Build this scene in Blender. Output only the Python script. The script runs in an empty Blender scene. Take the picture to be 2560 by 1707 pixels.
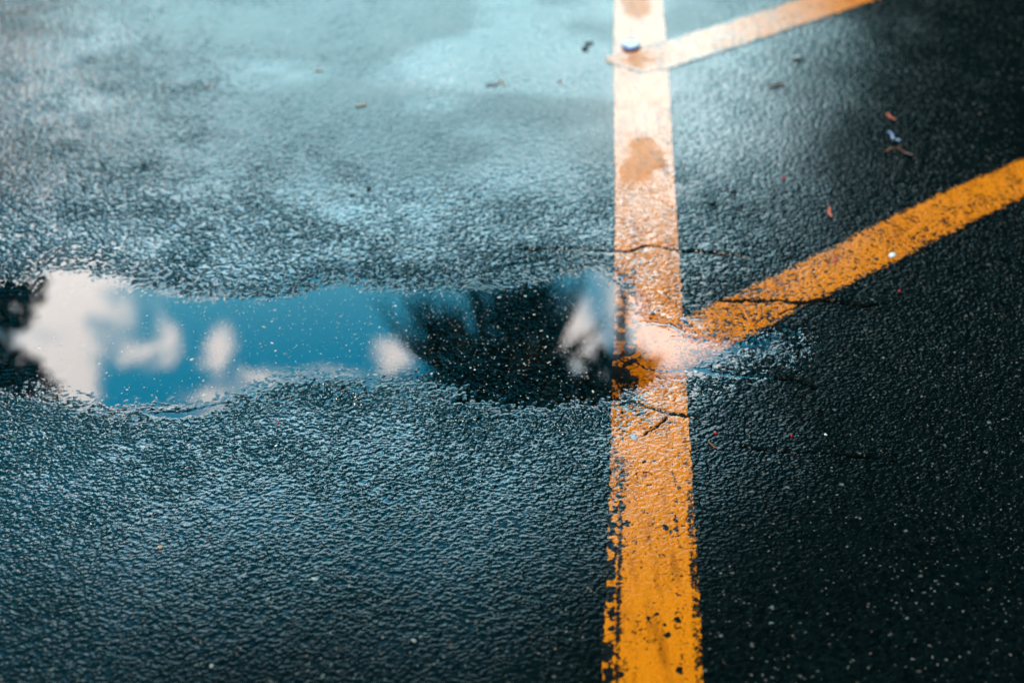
import bpy, math, random
import numpy as np

random.seed(7)
S = bpy.context.scene
COL = S.collection

# ------------------------------------------------------------------ camera numbers
CAM_H, PITCH, FPX = 1.07, math.radians(33.0), 2560 * 50 / 36
cp, sp = math.cos(PITCH), math.sin(PITCH)

def G(px, py):
    """point of the ground seen at a pixel of the 2560 x 1707 photograph"""
    x = (np.asarray(px, float) - 1280) / FPX
    y = -(np.asarray(py, float) - 853.5) / FPX
    dy, dz = cp + y * sp, -sp + y * cp
    t = CAM_H / -dz
    return x * t, dy * t

def mirror_dir(px, py):
    x = (px - 1280) / FPX
    y = -(py - 853.5) / FPX
    return np.array([x, cp + y * sp, sp - y * cp])

def aloft(px, py, dist):
    """where a thing seen mirrored at a pixel stands, `dist` metres ahead"""
    gx, gy = G(px, py)
    d = mirror_dir(px, py)
    t = (dist - gy) / d[1]
    return np.array([gx + d[0] * t, dist, d[2] * t])

# ------------------------------------------------------------------ numpy noise
def _h(ix, iy, seed):
    n = (ix.astype(np.int64) * 374761393 + iy.astype(np.int64) * 668265263 + seed * 974711 * 13) & 0xFFFFFFFF
    n = ((n ^ (n >> 13)) * 1274126177) & 0xFFFFFFFF
    n = n ^ (n >> 16)
    n = (n * 2246822519) & 0xFFFFFFFF
    n = n ^ (n >> 15)
    return (n & 0xFFFFFF).astype(np.float32) / np.float32(0xFFFFFF)

def vnoise(x, y, scale, seed):
    x = x / scale; y = y / scale
    ix = np.floor(x); iy = np.floor(y)
    fx = (x - ix).astype(np.float32); fy = (y - iy).astype(np.float32)
    fx = fx * fx * fx * (fx * (fx * 6 - 15) + 10); fy = fy * fy * fy * (fy * (fy * 6 - 15) + 10)
    ix = ix.astype(np.int64); iy = iy.astype(np.int64)
    a = _h(ix, iy, seed); b = _h(ix + 1, iy, seed); c = _h(ix, iy + 1, seed); d = _h(ix + 1, iy + 1, seed)
    return (a + (b - a) * fx) * (1 - fy) + (c + (d - c) * fx) * fy

def fbm(x, y, scale, seed, octv=3):
    s = 0; a = 1; t = 0
    for i in range(octv):
        s = s + a * vnoise(x, y, scale / 2 ** i, seed + i * 17); t += a; a *= .5
    return s / t

def cells(x, y, size, seed, jit=1.0, slant=False):
    """nearest two cell points: F1, F2 (in cells) and three random numbers of the nearest"""
    x = x / size; y = y / size
    ix = np.floor(x).astype(np.int64); iy = np.floor(y).astype(np.int64)
    f1 = np.full(x.shape, 9., np.float32); f2 = f1.copy(); bi = ix.copy(); bj = iy.copy(); ox = np.zeros(x.shape, np.float32); oy = ox.copy()
    for di in (-1, 0, 1):
        for dj in (-1, 0, 1):
            ci = ix + di; cj = iy + dj
            dx = ci + .5 + (_h(ci, cj, seed) - .5) * jit - x
            dy = cj + .5 + (_h(ci, cj, seed + 1) - .5) * jit - y
            d = np.sqrt(dx * dx + dy * dy).astype(np.float32)
            near = d < f1
            f2 = np.where(near, f1, np.minimum(f2, d))
            f1 = np.where(near, d, f1)
            bi = np.where(near, ci, bi); bj = np.where(near, cj, bj)
            ox = np.where(near, -dx, ox).astype(np.float32); oy = np.where(near, -dy, oy).astype(np.float32)
    tilt = ((_h(bi, bj, seed + 5) - .5) * ox + (_h(bi, bj, seed + 6) - .5) * oy) * 2 if slant else None
    out = (f1, f2, _h(bi, bj, seed + 2), _h(bi, bj, seed + 3), _h(bi, bj, seed + 4))
    return out + (tilt,) if slant else out

def sstep(a, b, v):
    t = np.clip((v - a) / (b - a), 0, 1)
    return t * t * (3 - 2 * t)

def smax(a, b, k):
    d = np.clip(1 - np.abs(a - b) / k, 0, None)
    return np.maximum(a, b) + k * .25 * d * d

# ------------------------------------------------------------------ the shapes on the ground (photo pixels)
Q = 2560 / 2352
PUD = [(-260, 640), (0, 634), (60, 632), (110, 606), (200, 612), (265, 626), (350, 652), (420, 668), (560, 684), (640, 680),
       (720, 655), (800, 645), (950, 660), (1050, 655), (1150, 650), (1230, 640), (1280, 618), (1330, 602), (1392, 602),
       (1425, 628), (1470, 640), (1492, 680), (1500, 722), (1560, 742), (1620, 766), (1690, 778), (1745, 775), (1790, 786),
       (1782, 806), (1722, 815), (1640, 850), (1580, 868), (1530, 886), (1478, 912), (1440, 930), (1395, 934), (1330, 938), (1250, 946),
       (1150, 946), (1090, 930), (1050, 905), (1000, 892), (950, 886), (860, 882), (780, 880), (700, 877), (640, 893), (560, 908),
       (500, 932), (400, 944), (330, 946), (250, 952), (200, 942), (150, 932), (100, 926), (50, 918), (0, 915), (-260, 905)]
PUD = np.array([G(a * Q, b * Q) for a, b in PUD])

CRACKS = [
    ([(1190, 577), (1260, 572), (1340, 578), (1400, 583), (1430, 581), (1470, 572), (1500, 567), (1530, 574), (1560, 581), (1640, 584), (1720, 590)], .0026, .005),
    ([(1110, 632), (1150, 618), (1200, 606), (1260, 600)], .0018, .003),
    ([(1660, 694), (1740, 697), (1790, 692), (1850, 701), (1880, 690), (1940, 699), (1990, 708), (2040, 704)], .0024, .006),
    ([(1850, 701), (1815, 715), (1790, 722)], .0016, .004),
    ([(1590, 850), (1680, 862), (1760, 865), (1830, 876), (1870, 890)], .0024, .005),
    ([(1395, 931), (1440, 926), (1500, 941), (1545, 953), (1600, 962)], .0014, .003),
    ([(1415, 735), (1460, 748), (1500, 742), (1540, 745), (1570, 760)], .0014, .003),
    ([(1440, 820), (1490, 845), (1540, 852), (1590, 850)], .0014, .003),
    ([(330, 948), (400, 953), (460, 946), (510, 934)], .0050, .003),
    ([(1700, 1030), (1780, 1040), (1900, 1042), (2050, 1062)], .0016, .003),
    ([(1480, 1000), (1510, 985), (1530, 960)], .0012, .002),
]
CRACKS = [(np.array([G(a * Q, b * Q) for a, b in pts]), w, dp) for pts, w, dp in CRACKS]

def seg_dist(x, y, a, b):
    ab = b - a; L = max(1e-12, float(ab @ ab))
    t = np.clip(((x - a[0]) * ab[0] + (y - a[1]) * ab[1]) / L, 0, 1)
    return np.hypot(x - a[0] - t * ab[0], y - a[1] - t * ab[1])

def poly_sdf(x, y, P):
    d = np.full(x.shape, 9.); inside = np.zeros(x.shape, bool)
    for i in range(len(P)):
        a = P[i]; b = P[(i + 1) % len(P)]
        d = np.minimum(d, seg_dist(x, y, a, b))
        c = ((a[1] > y) != (b[1] > y)) & (x < (b[0] - a[0]) * (y - a[1]) / (b[1] - a[1] + 1e-15) + a[0])
        inside ^= c
    return np.where(inside, -d, d)

# a coarse table of the distance to the water's edge, read back bilinearly
TX = np.linspace(-2.2, 2.2, 551); TY = np.linspace(.4, 4.0, 451)
_tx, _ty = np.meshgrid(TX, TY)
SDT = poly_sdf(_tx, _ty, PUD)
def pud_sdf(x, y):
    u = np.clip((x - TX[0]) / (TX[1] - TX[0]), 0, len(TX) - 1.001); v = np.clip((y - TY[0]) / (TY[1] - TY[0]), 0, len(TY) - 1.001)
    i = u.astype(int); j = v.astype(int); fu = u - i; fv = v - j
    return (SDT[j, i] * (1 - fu) + SDT[j, i + 1] * fu) * (1 - fv) + (SDT[j + 1, i] * (1 - fu) + SDT[j + 1, i + 1] * fu) * fv

def px_of(x, y):
    """photo pixel of a ground point (used only to place film patches on the ground)"""
    w = y * cp + CAM_H * sp
    return 1280 + FPX * x / w, 853.5 - FPX * (y * sp - CAM_H * cp) / w

FILMS = [  # thin sheets of standing water: centre, half size (photo pixels), amount
    (880, 110, 420, 60, .75), (1250, 150, 260, 60, .6), (1050, 230, 420, 85, .85), (1480, 330, 120, 110, .5), (560, 60, 160, 40, .4),
    (120, 190, 110, 35, .35), (210, 230, 60, 100, .30), (1590, 240, 70, 130, .9), (1800, 70, 200, 60, .5), (1850, 350, 130, 70, .6),
    (1760, 210, 110, 60, .3), (1600, 100, 60, 30, .7), (1650, 840, 140, 60, .7), (1610, 690, 60, 60, .6), (1430, 680, 90, 50, .5),
    (700, 680, 250, 35, .4), (420, 1025, 260, 40, .4), (260, 640, 160, 60, .3),
]
def film_map(x, y, d):
    f = .06 + .38 * np.exp(-np.clip(d, 0, None) / .035)
    for a, b, w, h, s in FILMS:
        gx, gy = G(a, b); x1, _ = G(a + w, b); _, y1 = G(a, b - h)
        rx = x1 - gx; ry = y1 - gy
        f = f + .55 * s * np.exp(-(((x - gx) / rx) ** 2 + ((y - gy) / ry) ** 2) * 1.1)
    f = f + (fbm(x, y, .30, 91) - .5) * .7
    return np.clip(f, 0, 1.15)

def basin(d):
    return np.where(d < 0, -.0042 * (1 - np.exp(np.minimum(d, 0) / .030)), .0034 * (1 - np.exp(-np.maximum(d, 0) / .065)))

def wet_gloss_shade(x, y, d):
    """water film gloss, boosted by the puddle; darkening nearer and right painted into it"""
    n = (fbm(x, y, .25, 401, 3) - .5)
    near = 1 - .90 * sstep(1.56, 1.02, y + n * .25 + .16 * np.clip(-x, 0, 1))
    right = 1 - .93 * sstep(-.16, .11, x - (.20 + .34 * (y - 1.3)) + n * .32)
    pat = fbm(x * .55, y * .8, .30, 402, 4)
    far = 1 - .62 * sstep(.56, .40, pat) * sstep(1.85, 2.25, y)
    w = np.maximum(near * right * far, .95 * np.exp(-np.clip(d, 0, None) / np.where(x > .27, .010, .03)))  # near and right darken the asphalt through its gloss
    w = w * (1 + 1.1 * np.exp(-(d / .40) ** 2) * sstep(.42, -.10, x))
    return np.clip(w, .012, 2.0)

def relief(x, y):
    """height of the wet surface, bare stone height, and per-stone random numbers"""
    x = np.asarray(x, np.float64); y = np.asarray(y, np.float64)
    d = pud_sdf(x, y) + (fbm(x, y, .05, 5, 3) - .5) * .022
    base = basin(d)
    base = base + (fbm(x, y, .22, 31, 2) - .5) * .0016 * sstep(.01, .08, d)
    wx = x + (fbm(x, y, .010, 61, 3) - .5) * .005; wy = y + (fbm(x, y, .010, 62, 3) - .5) * .005
    f1, f2, r1, r2, r3, tl = cells(wx, wy, .0054, 3, 1.0, True)
    big = (r1 > .30) * (.25 + .75 * r1) * sstep(.0, .26, f2 - f1) * (1.05 - .55 * np.clip(f1, 0, 1) ** 2) + .42 * tl
    g1, g2, q1, q2, q3, tq = cells(wx, wy, .0029, 13, 1.0, True)
    small = (.2 + .8 * q1) * sstep(.0, .35, g2 - g1) + .6 * tq
    amp = .0021 * (.55 + .9 * fbm(x, y, .07, 71, 2)) * (.62 + .38 * sstep(1.20, 1.50, y)) * (1 - (.58 - .22 * sstep(-.1, -.7, x)) * sstep(1.90, 2.30, y)) * (1 + .45 * np.exp(-(d / .05) ** 2))
    stone = amp * (.92 * big + .48 * small + .26 * (vnoise(x, y, .0017, 81) - .5) - .62)
    top = base + stone
    fl = film_map(x, y, d)
    film = base + amp * (-.62 + 1.05 * fl)
    out = smax(top, film, .0008)
    drown = np.clip((film - top) / .0006, 0, 1)
    wet = wet_gloss_shade(x, y, d); crack = np.zeros(x.shape)
    for P, w, dp in CRACKS:
        lo = P.min(0) - .03; hi = P.max(0) + .03
        m = (x > lo[0]) & (x < hi[0]) & (y > lo[1]) & (y < hi[1])
        if not m.any(): continue
        xs = x[m]; ys = y[m]
        jx = xs + (fbm(xs, ys, .02, 41, 3) - .5) * .012; jy = ys + (fbm(xs, ys, .02, 42, 3) - .5) * .012
        dd = np.full(xs.shape, 9.)
        for i in range(len(P) - 1):
            dd = np.minimum(dd, seg_dist(jx, jy, P[i], P[i + 1]))
        ww = w * 1.25 * (.5 + .9 * vnoise(xs, ys, .03, 43))
        cut = np.exp(-(dd / ww) ** 2)
        out[m] -= cut * dp * 1.2; cut = np.clip(cut * 1.7, 0, 1); crack[m] = np.maximum(crack[m], cut)
        drown[m] *= 1 - cut; wet[m] *= 1 - .97 * cut
    pale = ((r2 > .994) & (f2 - f1 > .10) & (f1 < .42)).astype(np.float32) * (.15 + .40 * r3)
    pale = np.maximum(pale, ((q2 > .950) & (g1 < .38)).astype(np.float32) * (.04 + .75 * q3 ** 2.4))  # small pale grains, also wet glints put into the colour
    return out, top, d, drown, pale * (1 - crack), r3, wet, crack, base, amp

# ------------------------------------------------------------------ mesh helpers
def mesh_obj(name, V, F, mat=None, parent=None, smooth=True, attrs=None, uniform=0):
    me = bpy.data.meshes.new(name)
    V = np.asarray(V, np.float32)
    if uniform:
        F = np.asarray(F, np.int32)
        me.vertices.add(len(V)); me.vertices.foreach_set('co', V.ravel())
        me.loops.add(F.size); me.loops.foreach_set('vertex_index', F.ravel())
        me.polygons.add(len(F))
        me.polygons.foreach_set('loop_start', np.arange(0, F.size, F.shape[1], dtype=np.int32))
        me.update(calc_edges=True)
    else:
        me.from_pydata([tuple(map(float, v)) for v in V], [], [tuple(map(int, f)) for f in F])
        me.update()
    for k, a in (attrs or {}).items():
        at = me.attributes.new(k, 'FLOAT', 'POINT'); at.data.foreach_set('value', np.asarray(a, np.float32).ravel())
    if smooth:
        me.polygons.foreach_set('use_smooth', np.ones(len(me.polygons), bool))
    if mat: me.materials.append(mat)
    o = bpy.data.objects.new(name, me); COL.objects.link(o)
    if parent: o.parent = parent
    return o

def tag(o, label=None, cat=None, group=None, kind=None):
    if label: o['label'] = label
    if cat: o['category'] = cat
    if group: o['group'] = group
    if kind: o['kind'] = kind
    return o

def empty(name, loc, rz=0):
    o = bpy.data.objects.new(name, None); COL.objects.link(o)
    o.location = tuple(map(float, loc)); o.rotation_euler = (0, 0, rz); o.empty_display_size = .1
    return o

def grid_faces(nr, nc, keep=None):
    i = np.arange(nr - 1)[:, None] * nc + np.arange(nc - 1)[None, :]
    F = np.stack([i, i + 1, i + nc + 1, i + nc], -1).reshape(-1, 4)
    if keep is not None: F = F[keep.reshape(-1)]
    return F

def compact(V, F, attrs):
    used = np.unique(F); mp = np.full(len(V), -1, np.int64); mp[used] = np.arange(len(used))
    return V[used], mp[F], {k: a.ravel()[used] for k, a in attrs.items()}

def tube(path, radii, n=10, cap=True):
    path = np.asarray(path, float); V = []; F = []
    for i, p in enumerate(path):
        t = path[min(i + 1, len(path) - 1)] - path[max(i - 1, 0)]; t /= np.linalg.norm(t) + 1e-12
        u = np.cross(t, [0, 0, 1.]) if abs(t[2]) < .95 else np.cross(t, [1., 0, 0]); u /= np.linalg.norm(u); v = np.cross(t, u)
        for k in range(n):
            a = 2 * math.pi * k / n
            V.append(p + radii[i] * (math.cos(a) * u + math.sin(a) * v))
    for i in range(len(path) - 1):
        for k in range(n):
            F.append((i * n + k, i * n + (k + 1) % n, (i + 1) * n + (k + 1) % n, (i + 1) * n + k))
    if cap:
        F.append(tuple(range(n - 1, -1, -1))); F.append(tuple((len(path) - 1) * n + k for k in range(n)))
    return V, F

# ------------------------------------------------------------------ materials
def new_mat(name):
    m = bpy.data.materials.new(name); m.use_nodes = True
    nt = m.node_tree; b = nt.nodes['Principled BSDF']
    return m, nt, b
def N(nt, typ, **kw):
    n = nt.nodes.new(typ)
    for k, v in kw.items(): setattr(n, k, v)
    return n
def attr(nt, name):
    n = N(nt, 'ShaderNodeAttribute'); n.attribute_name = name; return n.outputs['Fac']
def mth(nt, op, a, b=None, c=None, clamp=False):
    n = N(nt, 'ShaderNodeMath', operation=op); n.use_clamp = clamp
    for i, v in enumerate((a, b, c)):
        if v is None: continue
        if isinstance(v, (int, float)): n.inputs[i].default_value = v
        else: nt.links.new(v, n.inputs[i])
    return n.outputs[0]
def mixc(nt, f, a, b):
    n = N(nt, 'ShaderNodeMix', data_type='RGBA')
    for s, v in ((n.inputs['Factor'], f), (n.inputs[6], a), (n.inputs[7], b)):
        if isinstance(v, (int, float)): s.default_value = v
        elif isinstance(v, tuple): s.default_value = (*v, 1)
        else: nt.links.new(v, s)
    return n.outputs[2]
def noise(nt, scale, detail=2, rough=.5, vec=None):
    n = N(nt, 'ShaderNodeTexNoise'); n.inputs['Scale'].default_value = scale
    n.inputs['Detail'].default_value = detail; n.inputs['Roughness'].default_value = rough
    if vec is None:
        t = N(nt, 'ShaderNodeTexCoord'); vec = t.outputs['Object']
    nt.links.new(vec, n.inputs['Vector'])
    return n.outputs['Fac']
def ramp(nt, f, lo, hi):
    n = N(nt, 'ShaderNodeMapRange'); n.interpolation_type = 'SMOOTHSTEP'
    nt.links.new(f, n.inputs[0]); n.inputs[1].default_value = lo; n.inputs[2].default_value = hi
    return n.outputs[0]
def bump(nt, b, h, strength, dist):
    n = N(nt, 'ShaderNodeBump'); n.inputs['Strength'].default_value = strength; n.inputs['Distance'].default_value = dist
    nt.links.new(h, n.inputs['Height']); nt.links.new(n.outputs[0], b.inputs['Normal'])

WET_IOR = 1.5
mat_asphalt, nt, b = new_mat('wet_asphalt')
c = mixc(nt, attr(nt, 'tint'), (.0004, .0026, .0029), (.0034, .0080, .0084))
n1 = noise(nt, 900, 3)
c = mixc(nt, mth(nt, 'MULTIPLY', n1, .5), c, (.0008, .0024, .0027))
pc = mixc(nt, attr(nt, 'tint'), (.30, .20, .16), (.22, .28, .25))
c = mixc(nt, attr(nt, 'pale'), c, pc)
c = mixc(nt, attr(nt, 'crack'), c, (.0008, .0014, .0014))
nt.links.new(c, b.inputs['Base Color'])
b.inputs['IOR'].default_value = WET_IOR
nt.links.new(mth(nt, 'MULTIPLY', attr(nt, 'wet'), .5), b.inputs['Specular IOR Level'])
rr = mth(nt, 'MULTIPLY_ADD', attr(nt, 'drown'), -.08, .15)
rr = mth(nt, 'MULTIPLY_ADD', noise(nt, 240, 2), .10, rr)
rr = mth(nt, 'SUBTRACT', rr, .05)
nt.links.new(rr, b.inputs['Roughness'])
bh = noise(nt, 1100, 3, .6)
bh = mth(nt, 'MULTIPLY', bh, mth(nt, 'SUBTRACT', 1.0, attr(nt, 'drown')))
bump(nt, b, bh, .20, .0004)

def paint_mat(name, col, colb):
    m, nt, b = new_mat(name)
    c = mixc(nt, noise(nt, 55, 3, .6), col, colb)
    c = mixc(nt, ramp(nt, noise(nt, 420, 3, .7), .56, .74), c, tuple(.55 * v for v in col))
    tcx = N(nt, 'ShaderNodeTexCoord'); mp_ = N(nt, 'ShaderNodeMapping'); mp_.inputs['Scale'].default_value = (60, 7, 1)
    nt.links.new(tcx.outputs['Object'], mp_.inputs['Vector'])
    c = mixc(nt, mth(nt, 'MULTIPLY', ramp(nt, noise(nt, 1, 5, .6, mp_.outputs[0]), .48, .68), .75), c, (.34, .080, .003))
    c = mixc(nt, mth(nt, 'MULTIPLY', ramp(nt, noise(nt, 800, 3, .7), .50, .66), .75), c, (.30, .072, .003))
    w = attr(nt, 'wear')
    w = mth(nt, 'ADD', w, mth(nt, 'MULTIPLY_ADD', noise(nt, 700, 4, .7), .9, -.45))
    c = mixc(nt, ramp(nt, w, .36, .50), c, tuple(.42 * v for v in col))
    c = mixc(nt, ramp(nt, w, .46, .60), c, (.006, .008, .008))
    nt.links.new(c, b.inputs['Base Color'])
    b.inputs['IOR'].default_value = WET_IOR
    nt.links.new(mth(nt, 'MULTIPLY', attr(nt, 'wet'), .5), b.inputs['Specular IOR Level'])
    rr = mth(nt, 'MULTIPLY_ADD', attr(nt, 'drown'), -.14, .22)
    nt.links.new(rr, b.inputs['Roughness'])
    bh = mth(nt, 'MULTIPLY', noise(nt, 900, 3, .6), mth(nt, 'SUBTRACT', 1.0, attr(nt, 'drown')))
    bump(nt, b, bh, .2, .0005)
    return m
mat_paint = paint_mat('yellow_road_paint', (.72, .185, .004), (.78, .225, .007))

def simple(name, col, rough=.4, col2=None, scale=120, ior=1.45):
    m, nt, b = new_mat(name)
    c = mixc(nt, ramp(nt, noise(nt, scale, 3, .6), .35, .65), col, col2 or tuple(.6 * v for v in col))
    nt.links.new(c, b.inputs['Base Color']); b.inputs['Roughness'].default_value = rough; b.inputs['IOR'].default_value = ior
    return m

mat_water, nt, b = new_mat('puddle_water')
nt.nodes.remove(b)
fr = N(nt, 'ShaderNodeFresnel'); fr.inputs['IOR'].default_value = WET_IOR
tr = N(nt, 'ShaderNodeBsdfTransparent'); tr.inputs['Color'].default_value = (.93, .97, .97, 1)
gl = N(nt, 'ShaderNodeBsdfGlossy'); gl.inputs['Roughness'].default_value = .0
mx = N(nt, 'ShaderNodeMixShader')
nt.links.new(fr.outputs[0], mx.inputs[0]); nt.links.new(tr.outputs[0], mx.inputs[1]); nt.links.new(gl.outputs[0], mx.inputs[2])
nt.links.new(mx.outputs[0], nt.nodes['Material Output'].inputs['Surface'])

# ------------------------------------------------------------------ ground: one sheet, dense where the lens is close
def axis(lo, hi, step_fn, far):
    a = [lo]
    while a[-1] < hi: a.append(a[-1] + step_fn(a[-1]))
    up = []; s = step_fn(a[-1]); v = a[-1]
    while v < far: s *= 1.45; v += s; up.append(v)
    dn = []; s = step_fn(lo); v = lo
    while v > -far: s *= 1.45; v -= s; dn.append(v)
    return np.array(dn[::-1] + a + up)
gx = axis(-1.22, 1.22, lambda v: .00122, 260)
gy = axis(.93, 3.25, lambda v: .00098 + .0011 * max(0, v - 1.5), 260)
X, Y = np.meshgrid(gx, gy)
H, top, D, DR, PALE, TINT, WET, CRK, _b, _a = relief(X.ravel(), Y.ravel())
V = np.stack([X.ravel(), Y.ravel(), H], -1)
ground = mesh_obj('ground', V, grid_faces(len(gy), len(gx)), mat_asphalt, attrs={'drown': DR, 'pale': PALE, 'tint': TINT, 'wet': WET, 'crack': CRK}, uniform=4)
tag(ground, 'dark wet asphalt of the parking lot with rounded pebbly grain', kind='structure')

# ------------------------------------------------------------------ the puddle
mx_ = (gx > -1.35) & (gx < .62); my_ = (gy > 1.3) & (gy < 2.4)
wx, wy = gx[mx_], gy[my_]
Hs = H.reshape(X.shape)[np.ix_(my_, mx_)]; Ds = D.reshape(X.shape)[np.ix_(my_, mx_)]
WK = .0017
zw = smax(Hs, np.zeros_like(Hs), WK)
wet = ((Hs < WK * .9) & (Ds < .06))
WX, WY = np.meshgrid(wx, wy)
keep = wet[:-1, :-1] & wet[1:, :-1] & wet[:-1, 1:] & wet[1:, 1:]
V = np.stack([WX.ravel(), WY.ravel(), zw.ravel() + .00002], -1)
F = grid_faces(len(wy), len(wx), keep)
V, F, _ = compact(V, F, {})
puddle = mesh_obj('water', V, F, mat_water, uniform=4)
tag(puddle, 'long shallow puddle mirroring sky, clouds and palms', kind='structure')

# ------------------------------------------------------------------ painted lines
def blob(x, y, a, b, w, h):
    gx, gy = G(a, b); x1, _ = G(a + w, b); _, y1 = G(a, b - h)
    return np.exp(-(((x - gx) / (x1 - gx)) ** 2 + ((y - gy) / (y1 - gy)) ** 2))
def paint_film(x, y):
    """where a film of water stands on the paint"""
    n = (fbm(x, y, .05, 270, 3) - .5) * .5
    f = sstep(1.80, 2.05, y + n * .5) * sstep(.62, .40, x + n * .25)
    return np.clip(np.maximum(f * .95, blob(x, y, 1605, 825, 75, 75)), 0, 1)
def paint_dry(x, y):
    n = (fbm(x, y, .03, 271, 4) - .5) * 1.6
    f = blob(x, y, 1615, 400, 55, 62) + .75 * blob(x, y, 1570, 440, 30, 35) + .9 * blob(x, y, 1590, 20, 45, 45) + .8 * blob(x, y, 1600, 155, 50, 28) + .5 * blob(x, y, 1765, 92, 18, 16)
    return sstep(.34, .66, f * (.55 + .9 * fbm(x, y, .022, 273, 4)) + n * .28) * .8
def paint_line(name, A, B, lift, wear_fn, cut_fn=None, ragged=.0045, step=.0012, label=None):
    """A, B: the two edges as ground points, start to end"""
    A = np.array(A); B = np.array(B)
    def resample(P, n):
        L = np.r_[0, np.cumsum(np.hypot(*np.diff(P, axis=0).T))]
        t = np.linspace(0, L[-1], n)
        return np.stack([np.interp(t, L, P[:, 0]), np.interp(t, L, P[:, 1])], -1), L[-1]
    L = np.hypot(*np.diff(A, axis=0).T).sum()
    n = int(L / (step * 1.15))
    a, _ = resample(A, n); b_, _ = resample(B, n)
    W = np.hypot(*(a - b_).mean(0)) ; W = float(np.mean(np.hypot(*(a - b_).T)))
    m = int((W + .012) / step)
    t = np.linspace(-.006 / W, 1 + .006 / W, m)
    P = a[:, None, :] * (1 - t)[None, :, None] + b_[:, None, :] * t[None, :, None]
    x = P[..., 0].ravel(); y = P[..., 1].ravel()
    h, top, d, dr, pale, tint, wet, crack, base, amp = relief(x, y)
    fill = base + amp * (-.20 + .25 * fbm(x, y, .02, 260, 2))          # the coat half fills the gaps between the stones
    valley = sstep(.0002, .0011, fill - top)
    h = np.maximum(h, np.where(crack > .25, -9, smax(top, fill, .0012)))
    sheet = paint_film(x, y); wet = np.maximum(wet, sheet * 1.2); wet = np.where(paint_dry(x, y) > 0, wet * (1 - paint_dry(x, y)), wet)
    dr = np.maximum(dr, sheet * (1 - paint_dry(x, y)))
    tt = np.broadcast_to(t[None, :], (n, m)).ravel(); ss = np.broadcast_to(np.linspace(0, L, n)[:, None], (n, m)).ravel()
    edge = np.minimum(tt, 1 - tt) * W            # metres in from the nearest edge
    wear = np.maximum(wear_fn(x, y, ss, tt, edge, valley), sstep(.25, .6, crack) * 1.3)
    rag = edge + (fbm(x, y, .007, 201, 3) - .5) * ragged
    on = rag > 0
    if cut_fn is not None: on &= cut_fn(x, y)
    on2 = on.reshape(n, m)
    keep = on2[:-1, :-1] & on2[1:, :-1] & on2[:-1, 1:] & on2[1:, 1:]
    V = np.stack([x, y, h + lift], -1)
    F = grid_faces(n, m, keep)
    V, F, at = compact(V, F, {'wear': wear, 'drown': dr, 'wet': wet})
    # faces up
    e1 = V[F[0, 1]] - V[F[0, 0]]; e2 = V[F[0, 2]] - V[F[0, 0]]
    if np.cross(e1, e2)[2] < 0: F = F[:, ::-1]
    o = mesh_obj(name, V, F, mat_paint, attrs=at, uniform=4)
    return tag(o, label, 'road marking', 'yellow painted parking lines')

L_EDGE = [(1536, -170), (1534, 0), (1533, 147), (1536, 446), (1536, 560), (1534, 800), (1528, 1027), (1518, 1350), (1503, 1707), (1494, 1900)]
R_EDGE = [(1645, -170), (1656, 0), (1666, 103), (1677, 268), (1686, 446), (1698, 634), (1716, 915), (1721, 1027), (1736, 1270), (1760, 1707), (1773, 1900)]
LA = np.array([G(*p) for p in L_EDGE]); LB = np.array([G(*p) for p in R_EDGE])

HOLES = [(1565, 1315, 12), (1690, 1308, 9), (1692, 1331, 10), (1664, 1326, 8), (1676, 1334, 7), (1655, 1320, 6), (1608, 1157, 7), (1610, 1283, 6),
         (1620, 1550, 7), (1668, 1592, 9), (1694, 1556, 9), (1662, 1567, 7), (1640, 1540, 6), (1697, 1680, 11), (1672, 1060, 9), (1552, 1690, 10),
         (1645, 1085, 5), (1697, 1224, 6), (1608, 880, 5)]
HOLES = [(*G(a, b), r * 1.25 / FPX) for a, b, r in HOLES]

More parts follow.
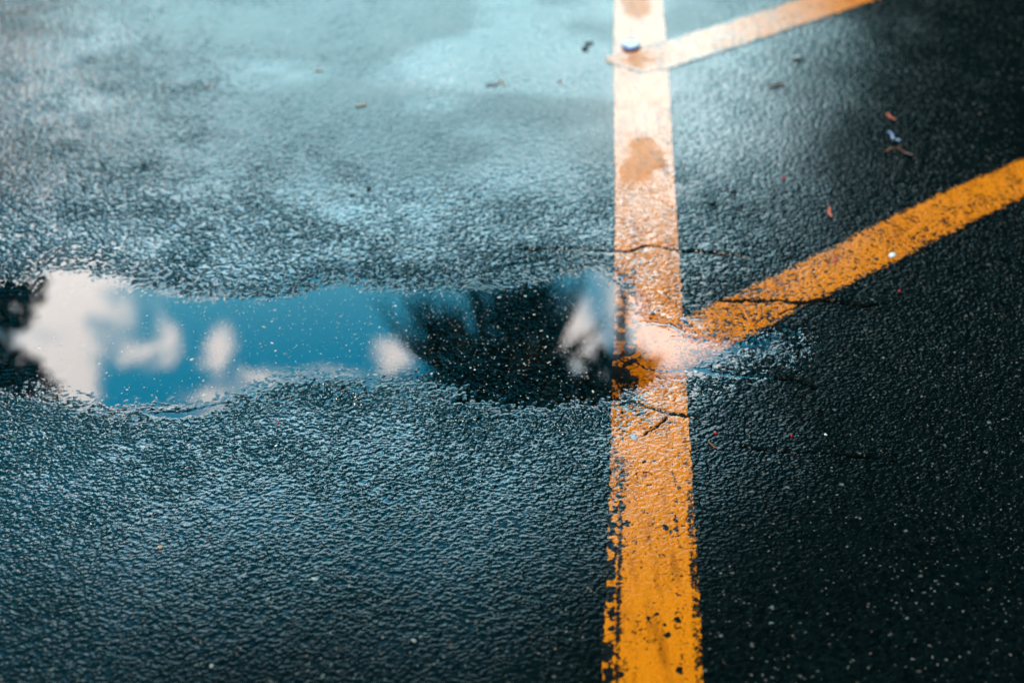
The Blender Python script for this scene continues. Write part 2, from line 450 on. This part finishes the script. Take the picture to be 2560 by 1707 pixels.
def wear_long(x, y, s, t, edge, valley):
    pxx, pyy = px_of(x, y)
    near = sstep(960, 1350, pyy)                     # the fuller double edge of the nearer stretch
    k1, k2, _, _, _ = cells(x + (vnoise(x, y, .01, 225) - .5) * .006, y + (vnoise(x, y, .01, 226) - .5) * .006, .016, 227)
    craze = sstep(.05, .015, k2 - k1) * sstep(.40, .62, fbm(x, y, .05, 228, 2))
    w = .08 + .34 * valley + .34 * (fbm(x, y, .035, 210, 3) - .45) + .45 * craze + .24 * sstep(.60, .80, vnoise(x, y, .0030, 229))
    # the newer coat sits off the older one: bare gap inside the left edge, grainy strip at the right
    gap = np.exp(-((t - .145) / .035) ** 2) * (.05 + .62 * near) * (.35 + 1.2 * fbm(x * .8 + y * .5, y * .8 - x * .5, .008, 215, 3)) + .25 * near * np.exp(-((t - .22) / .05) ** 2) * fbm(x * 2, y * .5, .01, 222, 2)
    old = sstep(.12, .09, t) * near * (fbm(x * .8 + y * .45, y * .8 - x * .5, .009, 216, 3) - .40) * 4.0
    right = sstep(.89, .93, t) * (.12 + .30 * near) * (.2 + 1.2 * fbm(x, y, .006, 217, 3))
    w = w + gap * .75 + np.clip(old, -.1, 1) + right
    w = w + np.exp(-((t - .78) / .05) ** 2) * .28 * near * fbm(x * 3, y, .05, 218, 2)
    for hx, hy, r in HOLES:
        dd = np.hypot(x - hx, (y - hy) * .8) + (vnoise(x, y, .004, 219) - .5) * .004
        w = np.maximum(w, sstep(r * 1.25, r * .7, dd) * 1.1)
    # flaked coat where the line dips into the water
    fx, fy = G(1528, 830)
    f1, f2, r1, _, _ = cells(x, y, .010, 230)
    flake = np.maximum(sstep(.16, .04, f2 - f1), (r1 > .62).astype(float))
    zone = sstep(.030, .012, np.abs(x - np.interp(y, LA[::-1, 1], LA[::-1, 0]) - .012)) * sstep(1.52, 1.56, y) * sstep(1.88, 1.82, y)
    w = np.maximum(w, zone * flake * 1.0)
    fx, fy = G(1570, 975)
    w = w + .55 * np.exp(-(((x - fx) / .020) ** 2 + ((y - fy) / .05) ** 2)) * (.4 + fbm(x, y, .006, 233, 3))
    return w

long_line = paint_line('painted_line', LA, LB, .00045, wear_long,
    label='long straight worn yellow line crossing the puddle, with both slanting lines branching off it')

def wear_diag(x, y, s, t, edge, valley):
    w = .12 + .55 * valley + .30 * sstep(.58, .80, vnoise(x, y, .0035, 314)) + .34 * (fbm(x, y, .03, 310, 3) - .45)
    w = w + sstep(.018, .0, edge) * .85 * fbm(x, y, .006, 312, 2)
    return w
# lower slanting line: upper edge, lower edge
UA = [G(*p) for p in [(1640, 828), (1700, 797), (1790, 756), (1877, 718), (2002, 657), (2136, 590), (2213, 550), (2419, 455), (2560, 398), (2760, 306)]]
UB = [G(*p) for p in [(1640, 968), (1700, 936), (1765, 903), (1890, 838), (2002, 779), (2110, 727), (2213, 676), (2419, 570), (2560, 502), (2760, 406)]]
def cut_long(x, y): return x > np.interp(y, LB[::-1, 1], LB[::-1, 0]) - .004
lower_line = paint_line('painted_line', UA, UB, .00055, wear_diag, cut_long, .010,
    label='slanting yellow line with the white pebble on it, branching off at the puddle')
DA = [G(*p) for p in [(1512, 148), (1600, 128), (1660, 109), (1830, 55), (1999, 0), (2240, -72), (2460, -140)]]
DB = [G(*p) for p in [(1519, 162), (1600, 190), (1673, 178), (1850, 122), (2030, 62), (2213, 0), (2600, -120)]]
upper_line = paint_line('painted_line', DA, DB, .00110, wear_diag, None, .009,
    label='blurred slanting yellow line at the top that starts beside the blue bottle cap')

# ------------------------------------------------------------------ pollen on the water
rng = np.random.default_rng(5)
m_pollen = simple('pollen', (.62, .58, .55), .6, (.50, .36, .30), 60)
V = []; F = []; k = 0
tries = 0
while k < 1300 and tries < 60000:
    tries += 1
    pxx = rng.uniform(60, 1540); pyy = rng.uniform(690, 1010)
    dens = .25 + .75 * math.exp(-((pxx - 980) / 430) ** 2)
    if rng.random() > dens: continue
    x, y = G(pxx, pyy)
    if pud_sdf(np.array([x]), np.array([y]))[0] > -.008: continue
    r = .00035 + .0006 * rng.random() ** 2 + (.0016 * rng.random() if rng.random() < .05 else 0)
    n = rng.integers(5, 8); a0 = rng.random() * 6.28; el = rng.uniform(1, 2.0); ori = rng.random() * 3.14
    i0 = len(V)
    for q in range(n):
        a = a0 + 2 * math.pi * q / n; rr_ = r * rng.uniform(.7, 1.2)
        u, v = rr_ * math.cos(a) * el, rr_ * math.sin(a) / el ** .4
        V.append((x + u * math.cos(ori) - v * math.sin(ori), y + u * math.sin(ori) + v * math.cos(ori), .00022 + .00008 * rng.random()))
    V.append((x, y, .00022 + .35 * r))
    for q in range(n): F.append((i0 + q, i0 + (q + 1) % n, i0 + n))
    k += 1
tag(mesh_obj('pollen', V, F, m_pollen), 'pale pollen and dust flecks scattered over the puddle surface', 'pollen', kind='stuff')

# ------------------------------------------------------------------ litter, each piece its own thing
def surf(px, py):
    x, y = G(px, py)
    h = relief(np.array([x]), np.array([y]))[0][0]
    return float(x), float(y), float(max(h, 0.0))
def mpp(py):   # metres across one photo pixel at a row
    x0, y0 = G(1280, py); return float((y0 * cp + CAM_H * sp) / FPX)

def ico(sub=2):
    import bmesh
    bm = bmesh.new(); bmesh.ops.create_icosphere(bm, subdivisions=sub, radius=1)
    V = np.array([v.co[:] for v in bm.verts]); F = [tuple(v.index for v in f.verts) for f in bm.faces]; bm.free()
    return V, F
IV, IF = ico(3)
def pebble(name, px, py, wpx, hpx, mat, label, cat='pebble', seed=1, flat=.6, sink=.3):
    x, y, z = surf(px, py); m = mpp(py)
    r = np.random.default_rng(seed)
    V = IV.copy(); bumps = r.normal(size=(9, 3)); bumps /= np.linalg.norm(bumps, axis=1)[:, None]
    s = np.ones(len(V))
    for bb in bumps: s = np.minimum(s, 1 - np.clip(V @ bb - r.uniform(.55, .8), 0, 1) * .9)
    V = V * s[:, None]
    a = wpx * m / 2; bq = hpx * m / 2 * 1.25; c = min(a, bq) * flat
    V = V * [a, bq, c]
    o = mesh_obj(name, V, IF, mat); o.location = (x, y, z + c * (1 - sink)); o.rotation_euler = (0, 0, r.uniform(-.4, .4))
    return tag(o, label, cat)

def sliver(name, p0, p1, wpx, mat, label, cat, curl=.0, thick=.0005, wave=0, seed=1):
    """a thin leaf or strip lying from one pixel to another"""
    x0, y0, z0 = surf(*p0); x1, y1, z1 = surf(*p1); m = mpp((p0[1] + p1[1]) / 2)
    a = np.array([x0, y0]); b_ = np.array([x1, y1]); n = 15
    d = b_ - a; L = np.hypot(*d); d = d / L; nrm = np.array([-d[1], d[0]])
    r = np.random.default_rng(seed); V = []; F = []
    W = wpx * m / 2; z = max(z0, z1) + .0006
    for i in range(n):
        t = i / (n - 1)
        w = W * (math.sin(math.pi * (.08 + .84 * t)) ** .6) * r.uniform(.85, 1.1) if not wave else W
        off = wave * W * 1.2 * math.sin(t * 2 * math.pi * 1.0)
        cpt = a + d * L * t + nrm * (off + curl * L * (t - .5) ** 2)
        for lay in (0, 1):
            for sgn in (-1, -.4, .4, 1):
                p = cpt + nrm * w * sgn
                V.append((p[0], p[1], z + W * .7 * sgn ** 2 * (.4 if not wave else .9) + lay * thick + abs(t - .5) * L * .12 + (W * .8 * math.sin(t * 9) if wave else 0)))
    for i in range(n - 1):
        o = i * 8; q = o + 8
        for k in range(3):
            F.append((o + k, q + k, q + k + 1, o + k + 1)); F.append((o + 4 + k, o + 5 + k, q + 5 + k, q + 4 + k))
        F.append((o, o + 4, q + 4, q)); F.append((o + 3, q + 3, q + 7, o + 7))
    F.append((0, 1, 2, 3, 7, 6, 5, 4)); e = (n - 1) * 8; F.append((e + 3, e + 2, e + 1, e, e + 4, e + 5, e + 6, e + 7))
    return tag(mesh_obj(name, V, F, mat), label, cat)

def twig(name, pts, rpx, mat, label):
    P = []
    for p in pts:
        x, y, z = surf(*p); P.append((x, y, z + .0012))
    m = mpp(pts[0][1]); n = len(P)
    V, F = tube(P, [rpx * m * (1 - .45 * i / (n - 1)) for i in range(n)], 8)
    return tag(mesh_obj(name, V, F, mat), label, 'twig')

m_white = simple('white_stone', (.80, .76, .70), .45, (.62, .58, .52), 200)
m_dull = simple('dull_stone', (.34, .31, .28), .5, (.24, .22, .20), 300)
m_black = simple('black_stone', (.010, .011, .011), .35)
m_red = simple('red_petal', (.62, .035, .02), .45, (.42, .03, .02), 300)
m_orange = simple('orange_leaf', (.62, .10, .035), .5, (.40, .07, .03), 300)
m_brown = simple('brown_leaf', (.12, .045, .022), .5, (.06, .022, .012), 250)
m_beige = simple('beige_leaf', (.55, .36, .22), .5, (.40, .25, .15), 300)
m_berry = simple('red_berry', (.70, .012, .012), .3)
m_twig = simple('twig_bark', (.26, .10, .05), .6, (.14, .05, .03), 400)
m_foil = simple('foil', (.45, .50, .58), .3, (.06, .14, .42), 160)
m_blue = simple('blue_plastic', (.02, .24, .78), .35)
m_cap_white = simple('white_plastic', (.78, .80, .82), .35)
m_gum = simple('chewing_gum', (.40, .46, .56), .4, (.26, .32, .42), 500)
m_greys = simple('grey_stone', (.42, .46, .48), .4)

pebble('pebble', 2228, 648, 21, 17, m_white, 'white rounded pebble on the lower slanting yellow line', seed=2, flat=.8)
pebble('pebble', 2190, 655, 14, 11, m_black, 'small black pebble beside the white pebble on the slanting line', seed=3)
pebble('pebble', 1779, 514, 18, 14, m_black, 'black stone on asphalt right of the long line, above the crack', seed=4)
pebble('pebble', 1832, 484, 18, 10, m_black, 'flat black stone lying up and right of the other black stone', seed=5)
pebble('pebble', 922, 477, 12, 10, m_black, 'lone dark stone on the bright asphalt above the puddle', seed=6)
pebble('pebble', 1992, 152, 24, 14, m_greys, 'blurred grey stone on the asphalt under the upper slanting line', seed=7)
pebble('pebble', 1472, 112, 26, 14, m_greys, 'pale blurred stone left of the long line near the top', seed=8)
pebble('pebble', 1463, 128, 18, 12, m_black, 'dark blurred stone touching the pale stone left of the line', seed=9)
pebble('pebble', 2063, 1093, 9, 7, m_white, 'tiny cream stone right of the bright red berry', seed=10)
pebble('pebble', 402, 1373, 18, 10, m_beige, 'pinkish flat stone in the dark asphalt at lower left', seed=11, sink=.6)
pebble('pebble', 1035, 1608, 16, 10, m_dull, 'pale stone set in asphalt near the bottom, left of the line', seed=12, sink=.6)
pebble('pebble', 788, 1452, 20, 9, m_greys, 'oblong grey stone set in the asphalt below the puddle', seed=13, sink=.6)
pebble('pebble', 530, 1670, 12, 11, m_dull, 'round cream stone at the very bottom of the photo', seed=14, sink=.5)
sliver('leaf', (2070, 527), (2075, 552), 9, m_orange, 'short upright orange red leaf sliver above the slanting line', 'leaf', .2, seed=2)
sliver('leaf', (2214, 292), (2236, 308), 9, m_orange, 'red brown leaf sliver above the silver foil strip', 'leaf', .15, seed=3)
sliver('leaf', (1920, 224), (1962, 216), 12, m_brown, 'brown curled leaf on dark asphalt under the upper slanting line', 'leaf', .25, seed=4)
sliver('leaf', (2240, 378), (2280, 398), 11, m_brown, 'dark brown leaf lying below the silver foil strip', 'leaf', .2, seed=5)
sliver('foil_strip', (2216, 341), (2246, 364), 8, m_foil, 'crumpled silver and blue foil strip on the dark asphalt', 'foil', 0, wave=.8, seed=6)
twig('twig', [(2214, 384), (2228, 378), (2244, 376), (2258, 366)], 2.4, m_twig, 'thin brown twig crossing the leaf below the foil strip')
twig('twig', [(1770, 1111), (1781, 1119), (1793, 1127)], 2.6, m_twig, 'short reddish twig just right of the long line below the puddle')
pebble('berry', 1978, 1095, 8, 8, m_berry, 'bright round red berry on the dark asphalt below the slanting line', 'berry', 15, .9)
pebble('berry', 1788, 1087, 8, 9, m_berry, 'red berry piece close to the long line above the twig', 'berry', 16, .8)
pebble('berry', 1959, 450, 9, 8, m_berry, 'pinkish red berry on asphalt between the two slanting lines', 'berry', 17, .9)
pebble('berry', 2247, 736, 7, 6, m_berry, 'small red berry just below the slanting line at right', 'berry', 18, .9)
pebble('berry', 696, 1062, 6, 6, m_berry, 'tiny red berry in the asphalt below the puddle at left', 'berry', 19, .9)
sliver('petal', (2083, 664), (2092, 652), 8, m_red, 'red petal on the slanting yellow line left of the black pebble', 'petal', .1, seed=7)
sliver('leaf', (890, 272), (918, 266), 10, m_beige, 'blurred beige leaf on the bright asphalt above the puddle', 'leaf', .2, seed=8)
sliver('leaf', (788, 181), (808, 180), 9, m_beige, 'small cream leaf near the top left of the asphalt', 'leaf', .1, seed=9)
sliver('leaf', (514, 222), (528, 219), 7, m_orange, 'tiny orange leaf bit on the grey asphalt at upper left', 'leaf', .1, seed=10)
sliver('leaf', (1214, 219), (1240, 217), 9, m_brown, 'blurred dark leaf lying beside the bent beige twig', 'leaf', .1, seed=11)
twig('twig', [(1240, 218), (1249, 212), (1252, 203), (1262, 222)], 2.2, m_beige, 'blurred bent beige twig on the bright asphalt near the top')
pebble('petal', 1400, 208, 10, 8, m_orange, 'pink petal bit on the asphalt left of the long line', 'petal', 21, .4)
pebble('gum', 1585, 1098, 22, 17, m_gum, 'pale blue grey flattened gum spot on the long yellow line', 'gum', 22, .18, .2)

# bottle cap: blue skirt with white top rim
def bottle_cap(px, py, wpx):
    x, y, z = surf(px, py); r = wpx * mpp(py) / 2; h = r * .50
    root = empty('bottle_cap', (x, y, z))
    tag(root, 'blue and white bottle cap lying on the long line near the top', 'bottle cap')
    n = 42; V = []; F = []
    prof = [(.80, .03), (1.0, 0), (1.0, .62), (.97, .70)]
    for q, (rr_, zz) in enumerate(prof):
        for k in range(n):
            f = 1 + (.03 if k % 2 else 0) * (q in (1, 2)); a = 2 * math.pi * k / n
            V.append((r * rr_ * f * math.cos(a), r * rr_ * f * math.sin(a), h * zz))
    for q in range(len(prof) - 1):
        for k in range(n): F.append((q * n + k, q * n + (k + 1) % n, q * n + n + (k + 1) % n, q * n + n + k))
    mesh_obj('skirt', V, F, m_blue, root)
    V = []; F = []
    prof = [(.97, .70), (.95, .86), (.86, .98), (.60, .92), (.0, .90)]
    for q, (rr_, zz) in enumerate(prof[:-1]):
        for k in range(n):
            a = 2 * math.pi * k / n; V.append((r * rr_ * math.cos(a), r * rr_ * math.sin(a), h * zz))
    for q in range(len(prof) - 2):
        for k in range(n): F.append((q * n + k, q * n + (k + 1) % n, q * n + n + (k + 1) % n, q * n + n + k))
    F.append(tuple(3 * n + k for k in range(n)))
    mesh_obj('top', V, F, m_cap_white, root)
bottle_cap(1577, 124, 46)

# ------------------------------------------------------------------ what the water mirrors: palms and trees
m_trunk = simple('palm_trunk', (.10, .075, .055), .8, (.05, .04, .03), 6)
m_frond = simple('palm_leaf', (.030, .045, .020), .5, (.015, .026, .014), 3)
m_dead = simple('dead_palm_leaf', (.13, .075, .05), .7, (.04, .03, .02), 3)
m_bark = simple('bark', (.06, .045, .035), .85, (.03, .024, .02), 8)
m_leafd = simple('dark_foliage', (.022, .040, .020), .5, (.010, .020, .012), 1.2)
m_leafr = simple('reddish_foliage', (.20, .075, .055), .5, (.030, .040, .018), 1.6)

def frond_mesh(name, L, droop, width, seed, mat):
    """one fan-palm leaf: a stalk and a spread of narrow drooping blades"""
    r = np.random.default_rng(seed); V = []; F = []
    n = 8; path = []
    for i in range(n):
        t = i / (n - 1); path.append((L * .5 * t, 0, -droop * L * .28 * t ** 2))
    v, f = tube(path, [.03 - .012 * i / (n - 1) for i in range(n)], 5); V += [tuple(p) for p in v]; F += f
    tip = np.array(path[-1])
    for k in range(26):
        a = (k / 25 - .5) * math.radians(150); ln = L * .62 * (1 - .25 * abs(k / 25 - .5) * 2) * r.uniform(.85, 1.08)
        dirv = np.array([math.cos(a), math.sin(a) * width, 0]); side = np.array([-dirv[1], dirv[0], 0]); side /= np.linalg.norm(side)
        i0 = len(V); m = 6
        for j in range(m):
            t = j / (m - 1)
            c = tip + dirv * ln * t + np.array([0, 0, -droop * ln * (.25 * t + .75 * t ** 2)])
            w = .075 * (1 - t) ** .7 + .006
            V.append(tuple(c + side * w)); V.append(tuple(c - side * w))
        for j in range(m - 1): F.append((i0 + 2 * j, i0 + 2 * j + 1, i0 + 2 * j + 3, i0 + 2 * j + 2))
    me = bpy.data.meshes.new(name); me.from_pydata(V, [], F); me.materials.append(mat); me.update()
    return me

def palm(px, py, rpx, dist, label, nf, seed, trunk_r, dead=8):
    c = aloft(px, py, dist); slant = np.linalg.norm(c - np.array([0, 0, CAM_H]))
    R = rpx / FPX * slant
    root = empty('palm_tree', (c[0], c[1], 0))
    tag(root, label, 'palm tree', 'palms mirrored in the puddle')
    r = np.random.default_rng(seed)
    path = [(0.35 * math.sin(t * 2.2) * .25, 0, c[2] * t) for t in np.linspace(0, 1, 16)]
    off = path[-1][0]; path = [(p[0] - off * (p[2] / c[2]), p[1], p[2]) for p in path]
    v, f = tube(path, [trunk_r * (1.25 - .25 * i / 15 + (.25 if i == 0 else 0)) for i in range(16)], 12)
    mesh_obj('trunk', v, f, m_trunk, root)
    hv = IV * (1 + .12 * np.sin(IV[:, :1] * 9 + IV[:, 1:2] * 7)) * [R * .74, R * .74, R * .60] + [0, 0, c[2] - R * .02]
    mesh_obj('crown_heart', hv, IF, m_frond, root)
    ms = [frond_mesh('frond', R * 1.05, dr, wd, seed + i, m_frond) for i, (dr, wd) in enumerate(((.45, .8), (.8, .7), (1.2, .6)))]
    md = frond_mesh('dead_frond', R * 1.14, .45, .10, seed + 9, m_dead)
    for i in range(nf + dead):
        isdead = i >= nf
        q = i / nf
        el = math.radians(58 - 62 * q + r.uniform(-8, 8)) if not isdead else math.radians(-28 - 42 * ((i * .618) % 1))
        me = md if isdead else ms[min(2, int(q * 3))]
        o = bpy.data.objects.new('dead_frond' if isdead else 'frond', me); COL.objects.link(o); o.parent = root
        o.location = (0, 0, c[2] - (.25 if isdead else 0) - .25 * q)
        o.rotation_euler = (r.uniform(-.3, .3), -el, i * 2.39996 + r.uniform(-.2, .2))
    return root

palm(1262, 1045, 290, 30, 'tall fan palm with wide crown mirrored in the middle of the puddle', 20, 11, .15, 26)
palm(1545, 1000, 95, 34, 'slim palm with smaller crown mirrored where the puddle meets the yellow line', 30, 23, .14, 5)

def leaf_cloud(blobs, n, size, seed):
    """many small leaf faces through several clumps"""
    r = np.random.default_rng(seed); B = np.array([(*c, rad) for c, rad in blobs])
    wts = B[:, 3] ** 2.4; wts /= wts.sum()
    idx = r.choice(len(B), n, p=wts)
    d = r.normal(size=(n, 3)); d /= np.linalg.norm(d, axis=1)[:, None]
    rad = r.random(n) ** .42
    P = B[idx, :3] + d * (B[idx, 3] * rad)[:, None] * [1, 1, .85]
    u = r.normal(size=(n, 3)); u /= np.linalg.norm(u, axis=1)[:, None]
    v = np.cross(u, r.normal(size=(n, 3))); v /= np.linalg.norm(v, axis=1)[:, None]
    s = size * r.uniform(.6, 1.3, n)[:, None]
    V = np.stack([P - u * s, P + v * s * .45, P + u * s, P - v * s * .45], 1).reshape(-1, 3)
    return V, np.arange(4 * n).reshape(n, 4)

def tree(x, y, h, R, label, seed, mat, n=9000, size=.16, low=.28):
    root = empty('tree', (x, y, 0)); tag(root, label, 'tree', 'trees around the parking lot')
    r = np.random.default_rng(seed)
    V, F = tube([(0, 0, 0), (.03 * h * r.uniform(-1, 1), 0, h * .3), (.02 * h * r.uniform(-1, 1), .02 * h, h * .6), (0, 0, h * .88)],
                [.035 * h, .026 * h, .016 * h, .004 * h], 10)
    V = [tuple(v) for v in V]; blobs = []
    for i in range(26):
        t = low + (.98 - low) * (i + .5) / 26; a = i * 2.4 + r.uniform(-.4, .4)
        rr_ = R * (1 - .55 * abs((t - .55) / .5) ** 2) * r.uniform(.45, .95)
        c = np.array([math.cos(a) * rr_, math.sin(a) * rr_, h * t])
        blobs.append((c, R * r.uniform(.30, .46)))
        s = np.array([0, 0, h * max(.18, t - .16)])
        v, f = tube([s, s * .45 + c * .55 + [0, 0, .02 * h], c], [.009 * h, .006 * h, .002 * h], 6)
        o = len(V); V += [tuple(p) for p in v]; F += [tuple(k + o for k in q) for q in f]
    blobs.append((np.array([0, 0, h * .6]), R * .6)); blobs.append((np.array([0, 0, h * .8]), R * .45))
    mesh_obj('trunk', V, F, m_bark, root)
    V, F = leaf_cloud(blobs, n, size, seed)
    mesh_obj('crown', V, F, mat, root, smooth=False, uniform=4)
    return root

c = aloft(-430, 840, 13); 
tree(float(c[0]), 13, c[2] + 2.6, 2.3, 'reddish leaved tree mirrored at the left end of the puddle', 31, m_leafr, 46000, .12)
c = aloft(-230, -10, 17)
tree(float(c[0]), 17, c[2] + 2.0, 2.2, 'smaller added dark tree, out of view, darkening the upper left corner of the wet asphalt', 37, m_leafd, 26000, .11, .2)  # unseen tree added to darken the far left asphalt
tree(4.9, 11.5, 15.5, 2.9, 'tall dark tree whose reflection blackens the asphalt right of the slanting lines', 32, m_leafd, 40000, .10, .12)
tree(8.2, 9.0, 16.0, 3.6, 'broad dark tree standing right of the tall dark tree', 33, m_leafd, 40000, .11, .12)
tree(7.0, 17.5, 13.0, 3.0, 'slender dark tree standing behind the tall dark tree', 36, m_leafd, 36000, .12, .12)
tree(8.5, 4.2, 14.0, 3.4, 'dark tree standing beside the parking lot at far right', 34, m_leafd, 36000, .12, .12)
tree(9.6, 15.5, 15.0, 3.6, 'dark tree standing farthest back behind the broad tree', 35, m_leafd, 36000, .12, .12)

# ------------------------------------------------------------------ sky
W = bpy.data.worlds.new('World'); S.world = W; W.use_nodes = True
nt = W.node_tree; bg = nt.nodes['Background']
SUN_EL, SUN_AZ = math.radians(52), math.radians(-140)      # azimuth clockwise from +Y
sky = N(nt, 'ShaderNodeTexSky'); sky.sky_type = 'NISHITA'; sky.sun_disc = False
sky.sun_elevation = SUN_EL; sky.sun_rotation = SUN_AZ
sky.air_density = 1.3; sky.dust_density = .6; sky.ozone_density = 2.5
tc = N(nt, 'ShaderNodeTexCoord'); dirv = tc.outputs['Generated']
def dot(v):
    n = N(nt, 'ShaderNodeVectorMath', operation='DOT_PRODUCT'); nt.links.new(dirv, n.inputs[0]); n.inputs[1].default_value = v
    return n.outputs['Value']
# a flat chart of the sky ahead (units of 1000 photo pixels)
wq = mth(nt, 'MAXIMUM', dot((0, cp, sp)), .05)
cu = mth(nt, 'DIVIDE', dot((FPX / 1000, 0, 0)), wq)
cv = mth(nt, 'DIVIDE', dot((0, -sp * FPX / 1000, cp * FPX / 1000)), wq)
cu = mth(nt, 'ADD', cu, 1.280); cv = mth(nt, 'ADD', cv, .8535)
comb = N(nt, 'ShaderNodeCombineXYZ'); nt.links.new(cu, comb.inputs[0]); nt.links.new(cv, comb.inputs[1])
def nz(scale, detail, off):
    a = N(nt, 'ShaderNodeVectorMath', operation='ADD'); nt.links.new(comb.outputs[0], a.inputs[0]); a.inputs[1].default_value = (off, off * .7, 0)
    return noise(nt, scale, detail, .55, a.outputs[0])
wu = mth(nt, 'ADD', cu, mth(nt, 'MULTIPLY_ADD', nz(7, 3, 1.3), .20, -.10))
wv = mth(nt, 'ADD', cv, mth(nt, 'MULTIPLY_ADD', nz(7, 3, 7.9), .20, -.10))
CLOUDS = [  # centre, half size, amount
    (.16, .715, .14, .085, 1.5), (.31, .665, .13, .05, 1.0), (.11, .94, .10, .10, 1.25), (.20, .87, .05, .07, .5), (.34, .855, .065, .04, .85), (.415, .83, .03, .07, .6), (.39, .92, .03, .03, .5), (.545, .875, .045, .055, .95),
    (.52, .985, .06, .035, .8), (.65, .955, .06, .03, .85), (.76, .935, .05, .025, .7), (.86, .955, .06, .03, .6), (.975, .895, .05, .05, .85), (1.43, .83, .04, .07, 1.0), (1.465, .94, .04, .08, .85), (1.50, 1.04, .04, .06, .6),
    (1.68, .80, .14, .15, 1.2), (1.62, .62, .12, .12, 1.0), (1.60, .28, .20, .16, .45), (1.05, .24, .55, .13, .45), (.9, .08, .7, .09, .25), (.15, .2, .4, .18, .2),
    (.15, .48, .45, .12, .7), (.62, .50, .4, .08, .45), (1.15, .55, .3, .06, .35), (-.4, .6, .4, .5, .6), (1.85, .36, .16, .14, .6), (.35, 1.12, .4, .08, .45), (1.0, -.35, 1.6, .35, .2),
]
tot = None
for a, b_, w, h, s in CLOUDS:
    du = mth(nt, 'MULTIPLY', mth(nt, 'SUBTRACT', wu, a), 1 / w); dv = mth(nt, 'MULTIPLY', mth(nt, 'SUBTRACT', wv, b_), 1 / h)
    r2 = mth(nt, 'MULTIPLY_ADD', du, du, mth(nt, 'MULTIPLY', dv, dv))
    g = mth(nt, 'MULTIPLY', mth(nt, 'POWER', 2.71828, mth(nt, 'MULTIPLY', r2, -1.0)), s)
    tot = g if tot is None else mth(nt, 'ADD', tot, g)
ahead = ramp(nt, dot((-.10, cp, sp - .08)), .74, .92)
tot = mth(nt, 'MULTIPLY', mth(nt, 'MULTIPLY', tot, ahead), mth(nt, 'MULTIPLY_ADD', nz(11, 4, 3.1), 1.3, .40))
gen = N(nt, 'ShaderNodeTexNoise'); gen.inputs['Scale'].default_value = 2.2; gen.inputs['Detail'].default_value = 5
nt.links.new(dirv, gen.inputs['Vector'])
back = mth(nt, 'MULTIPLY', ramp(nt, gen.outputs['Fac'], .52, .75), mth(nt, 'SUBTRACT', 1.0, ahead))
cl = mth(nt, 'ADD', ramp(nt, tot, .12, .98), mth(nt, 'MULTIPLY', back, .0), clamp=True)
tint = N(nt, 'ShaderNodeMix', data_type='RGBA', blend_type='MULTIPLY'); tint.inputs['Factor'].default_value = 1
nt.links.new(sky.outputs[0], tint.inputs[6]); tint.inputs[7].default_value = (.42, 5.2, 5.0, 1)
# dark added to the sky overhead and behind, to deepen the asphalt
el = ramp(nt, dot((0, 0, 1)), .575, .71)
low = ramp(nt, dot((0, 0, 1)), .565, .41)
hz = mixc(nt, mth(nt, 'MULTIPLY', low, .85), tint.outputs[2], (8.6, 17.8, 19.6))
hz = mixc(nt, ramp(nt, dot((0, 0, 1)), .44, .33), hz, (6.8, 14.2, 15.8))
dark = mth(nt, 'MAXIMUM', mth(nt, 'MULTIPLY', el, .92), mth(nt, 'MULTIPLY', mth(nt, 'SUBTRACT', 1.0, ahead), .95))
c0 = mixc(nt, dark, hz, (.02, .85, 1.15))
CLOUD_L = 36.0
c1 = mixc(nt, cl, c0, (CLOUD_L, CLOUD_L * .93, CLOUD_L * .89))
nt.links.new(c1, bg.inputs['Color']); bg.inputs['Strength'].default_value = .10

sun = bpy.data.lights.new('Sun', 'SUN'); sun.energy = 1.25; sun.angle = math.radians(12); sun.color = (1, .88, .72)
so = bpy.data.objects.new('Sun', sun); COL.objects.link(so)
so.rotation_euler = (math.pi / 2 - SUN_EL, 0, -SUN_AZ + math.pi)
so.location = (0, 0, 30)

# ------------------------------------------------------------------ camera
cam = bpy.data.cameras.new('Camera'); co = bpy.data.objects.new('Camera', cam); COL.objects.link(co)
co.location = (0, 0, CAM_H); co.rotation_euler = (math.pi / 2 - PITCH, 0, 0)
cam.lens = 50; cam.sensor_width = 36; cam.clip_start = .02; cam.clip_end = 1000
cam.dof.use_dof = True; cam.dof.focus_distance = 1.76; cam.dof.aperture_fstop = 2.9
S.camera = co

S.render.engine = 'CYCLES'
S.cycles.max_bounces = 6; S.cycles.transparent_max_bounces = 12
S.view_settings.view_transform = 'Standard'; S.view_settings.look = 'None'
S.view_settings.exposure = 1.6; S.view_settings.gamma = 1
